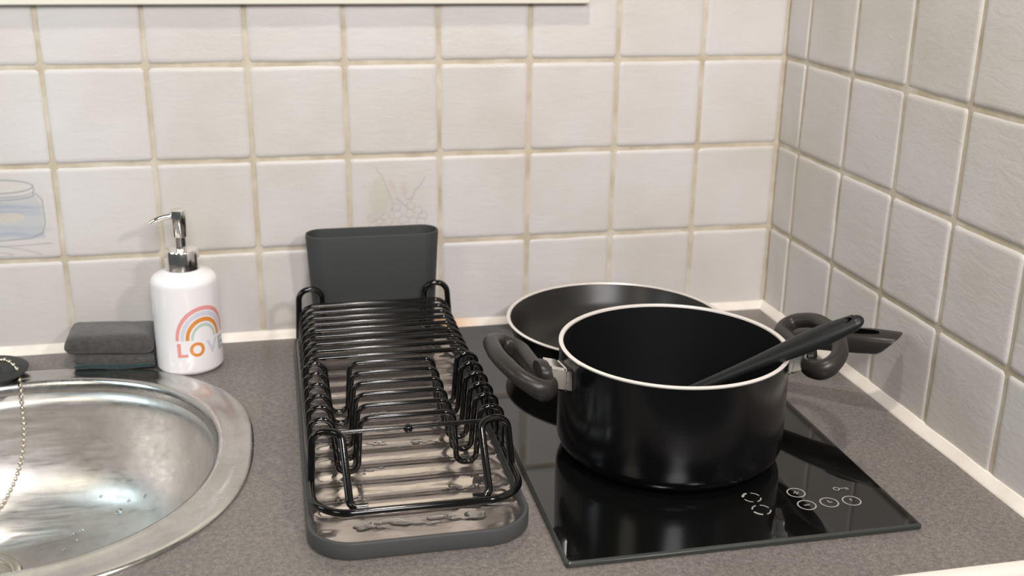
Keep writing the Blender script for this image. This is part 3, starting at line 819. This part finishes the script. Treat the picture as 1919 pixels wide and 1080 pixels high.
bm = bmesh.new(); lathe(bm, [(0.0, 1.405), (0.072, 1.405), (0.078, 1.412), (0.080, 1.60), (0.080, 1.655), (0.074, 1.680), (0.055, 1.690), (0.0, 1.692)], BX, BY, 48)
obj('pump_head', fixn(bm), M_chrome, pump)
bm = bmesh.new()
pts = catmull([(BX + 0.02, BY, 1.625), (BX - 0.08, BY - 0.01, 1.622), (BX - 0.16, BY - 0.02, 1.612), (BX - 0.22, BY - 0.03, 1.592), (BX - 0.272, BY - 0.035, 1.562)], 6)
tube(bm, pts, [0.036 - 0.008 * i / (len(pts) - 1) for i in range(len(pts))], 14); obj('spout', fixn(bm), M_chrome, pump)

def onB(a, z, o_=0.0016):                               # a in degrees round the bottle
    t = math.radians(a); return (BX + (BR + o_) * math.cos(t), BY + (BR + o_) * math.sin(t), z)
ARC0 = -58.0; ZA = 0.395
def rainbow_band(r0, r1, m, lb, o_):
    bm = bmesh.new(); n = 48; A1, B1 = [], []
    for i in range(n + 1):
        t = PI * i / n
        for r, Ls in ((r0, A1), (r1, B1)):
            s_ = -r * math.cos(t); z = ZA + r * math.sin(t) * 1.20
            Ls.append(bm.verts.new(onB(ARC0 + math.degrees(s_ / BR), z, o_)))
    for i in range(n): bm.faces.new((A1[i], B1[i], B1[i+1], A1[i+1]))
    fixn(bm); obj('rainbow_band', bm, m, soap, label=lb)
rainbow_band(0.258, 0.292, M_pink, 'pink outer rainbow band', 0.0014)
rainbow_band(0.207, 0.243, M_lav, 'pale lavender rainbow band', 0.0012)
rainbow_band(0.156, 0.192, M_orange, 'orange rainbow band', 0.0014)
rainbow_band(0.112, 0.138, M_green, 'sage green inner rainbow band', 0.0012)
def letter(ch, a0, a1, z0, z1, m, lb):
    cu = bpy.data.curves.new('letter', 'FONT'); cu.body = ch; cu.size = 1; cu.offset = 0.035; cu.resolution_u = 6
    ob = bpy.data.objects.new('tmp', cu); C.objects.link(ob)
    me = bpy.data.meshes.new_from_object(ob); bpy.data.objects.remove(ob); 
    xs = [v.co.x for v in me.vertices]; yy = [v.co.y for v in me.vertices]
    bm = bmesh.new(); bm.from_mesh(me); bpy.data.meshes.remove(me); bpy.data.curves.remove(cu)
    bmesh.ops.triangulate(bm, faces=bm.faces[:])
    for _ in range(3):
        es = [e for e in bm.edges if e.calc_length() > 0.12]
        if es: bmesh.ops.subdivide_edges(bm, edges=es, cuts=1); bmesh.ops.triangulate(bm, faces=bm.faces[:])
    x0, x1, y0, y1 = min(xs), max(xs), min(yy), max(yy)
    for v in bm.verts:
        fx, fy = (v.co.x - x0) / (x1 - x0), (v.co.y - y0) / (y1 - y0)
        v.co = Vector(onB(a0 + (a1 - a0) * fx, z0 + (z1 - z0) * fy, 0.0018))
    fixn(bm); obj('printed_letter', bm, m, soap, smooth=True, sharp=0, label=lb)
letter('L', -106, -88, 0.215, 0.365, M_pink, 'pink capital L')
letter('O', -85, -59, 0.212, 0.368, M_orange, 'orange capital O')
letter('V', -55, -32, 0.215, 0.365, M_lav, 'lavender capital V')
letter('E', -28, -9, 0.215, 0.365, M_greygreen, 'grey-green capital E')

# ------------------------------------------------------------------ folded cloth
cl = thing('folded_cloth', 'dark grey folded dishcloth lying between the plug and the soap dispenser', 'cloth', (-7.56, -0.45, 0.04))
def slab(x0, x1, yb, yf, z0, z1, seed, skew=0.0, droop=0.0):
    bm = bmesh.new(); nx_, loops = 40, []
    h = (z1 - z0) / 2; zc = (z0 + z1) / 2
    prof = [(yb, z0 + 0.02), (yb - 0.0, z1 - 0.03), (yb - 0.04, z1)] + [(yb + (yf + h - yb) * k / 8, z1) for k in range(1, 8)]
    prof += [(yf + h - h * math.sin(PI * k / 10), zc + h * math.cos(PI * k / 10)) for k in range(0, 11)]
    prof += [(yf + h + (yb - yf - h) * k / 6, z0) for k in range(1, 6)]
    for i in range(nx_ + 1):
        f = i / nx_; x = x0 + (x1 - x0) * f
        e = min(f, 1 - f) * (x1 - x0); k = math.sqrt(max(0.0, 1 - max(0, 1 - e / 0.09) ** 2)) if e < 0.09 else 1
        k = 0.45 + 0.55 * k
        L_ = []
        for y, z in prof:
            n1 = noise.noise(Vector((x * 2.2, y * 3 + seed, z * 3))); n2 = noise.noise(Vector((x * 6, y * 6, seed + 5 + z * 5)))
            L_.append((x + 0.012 * n2, y + skew * (x - x0) + 0.020 * n1, zc + (z - zc) * k + 0.016 * n1 + 0.006 * n2))
        loops.append(L_)
    loft(bm, loops, True, True); return fixn(bm)
obj('upper_fold', slab(-8.00, -7.12, -0.12, -0.68, 0.165, 0.375, 2, -0.10), M_cloth, cl, sharp=0)
obj('lower_fold', slab(-7.93, -7.13, -0.10, -0.68, 0.066, 0.172, 9, -0.10), M_cloth, cl, sharp=0)
obj('scouring_side', slab(-7.93, -7.13, -0.10, -0.69, 0.036, 0.082, 4, -0.10), M_pad, cl, sharp=0, label='dark teal scouring layer underneath')
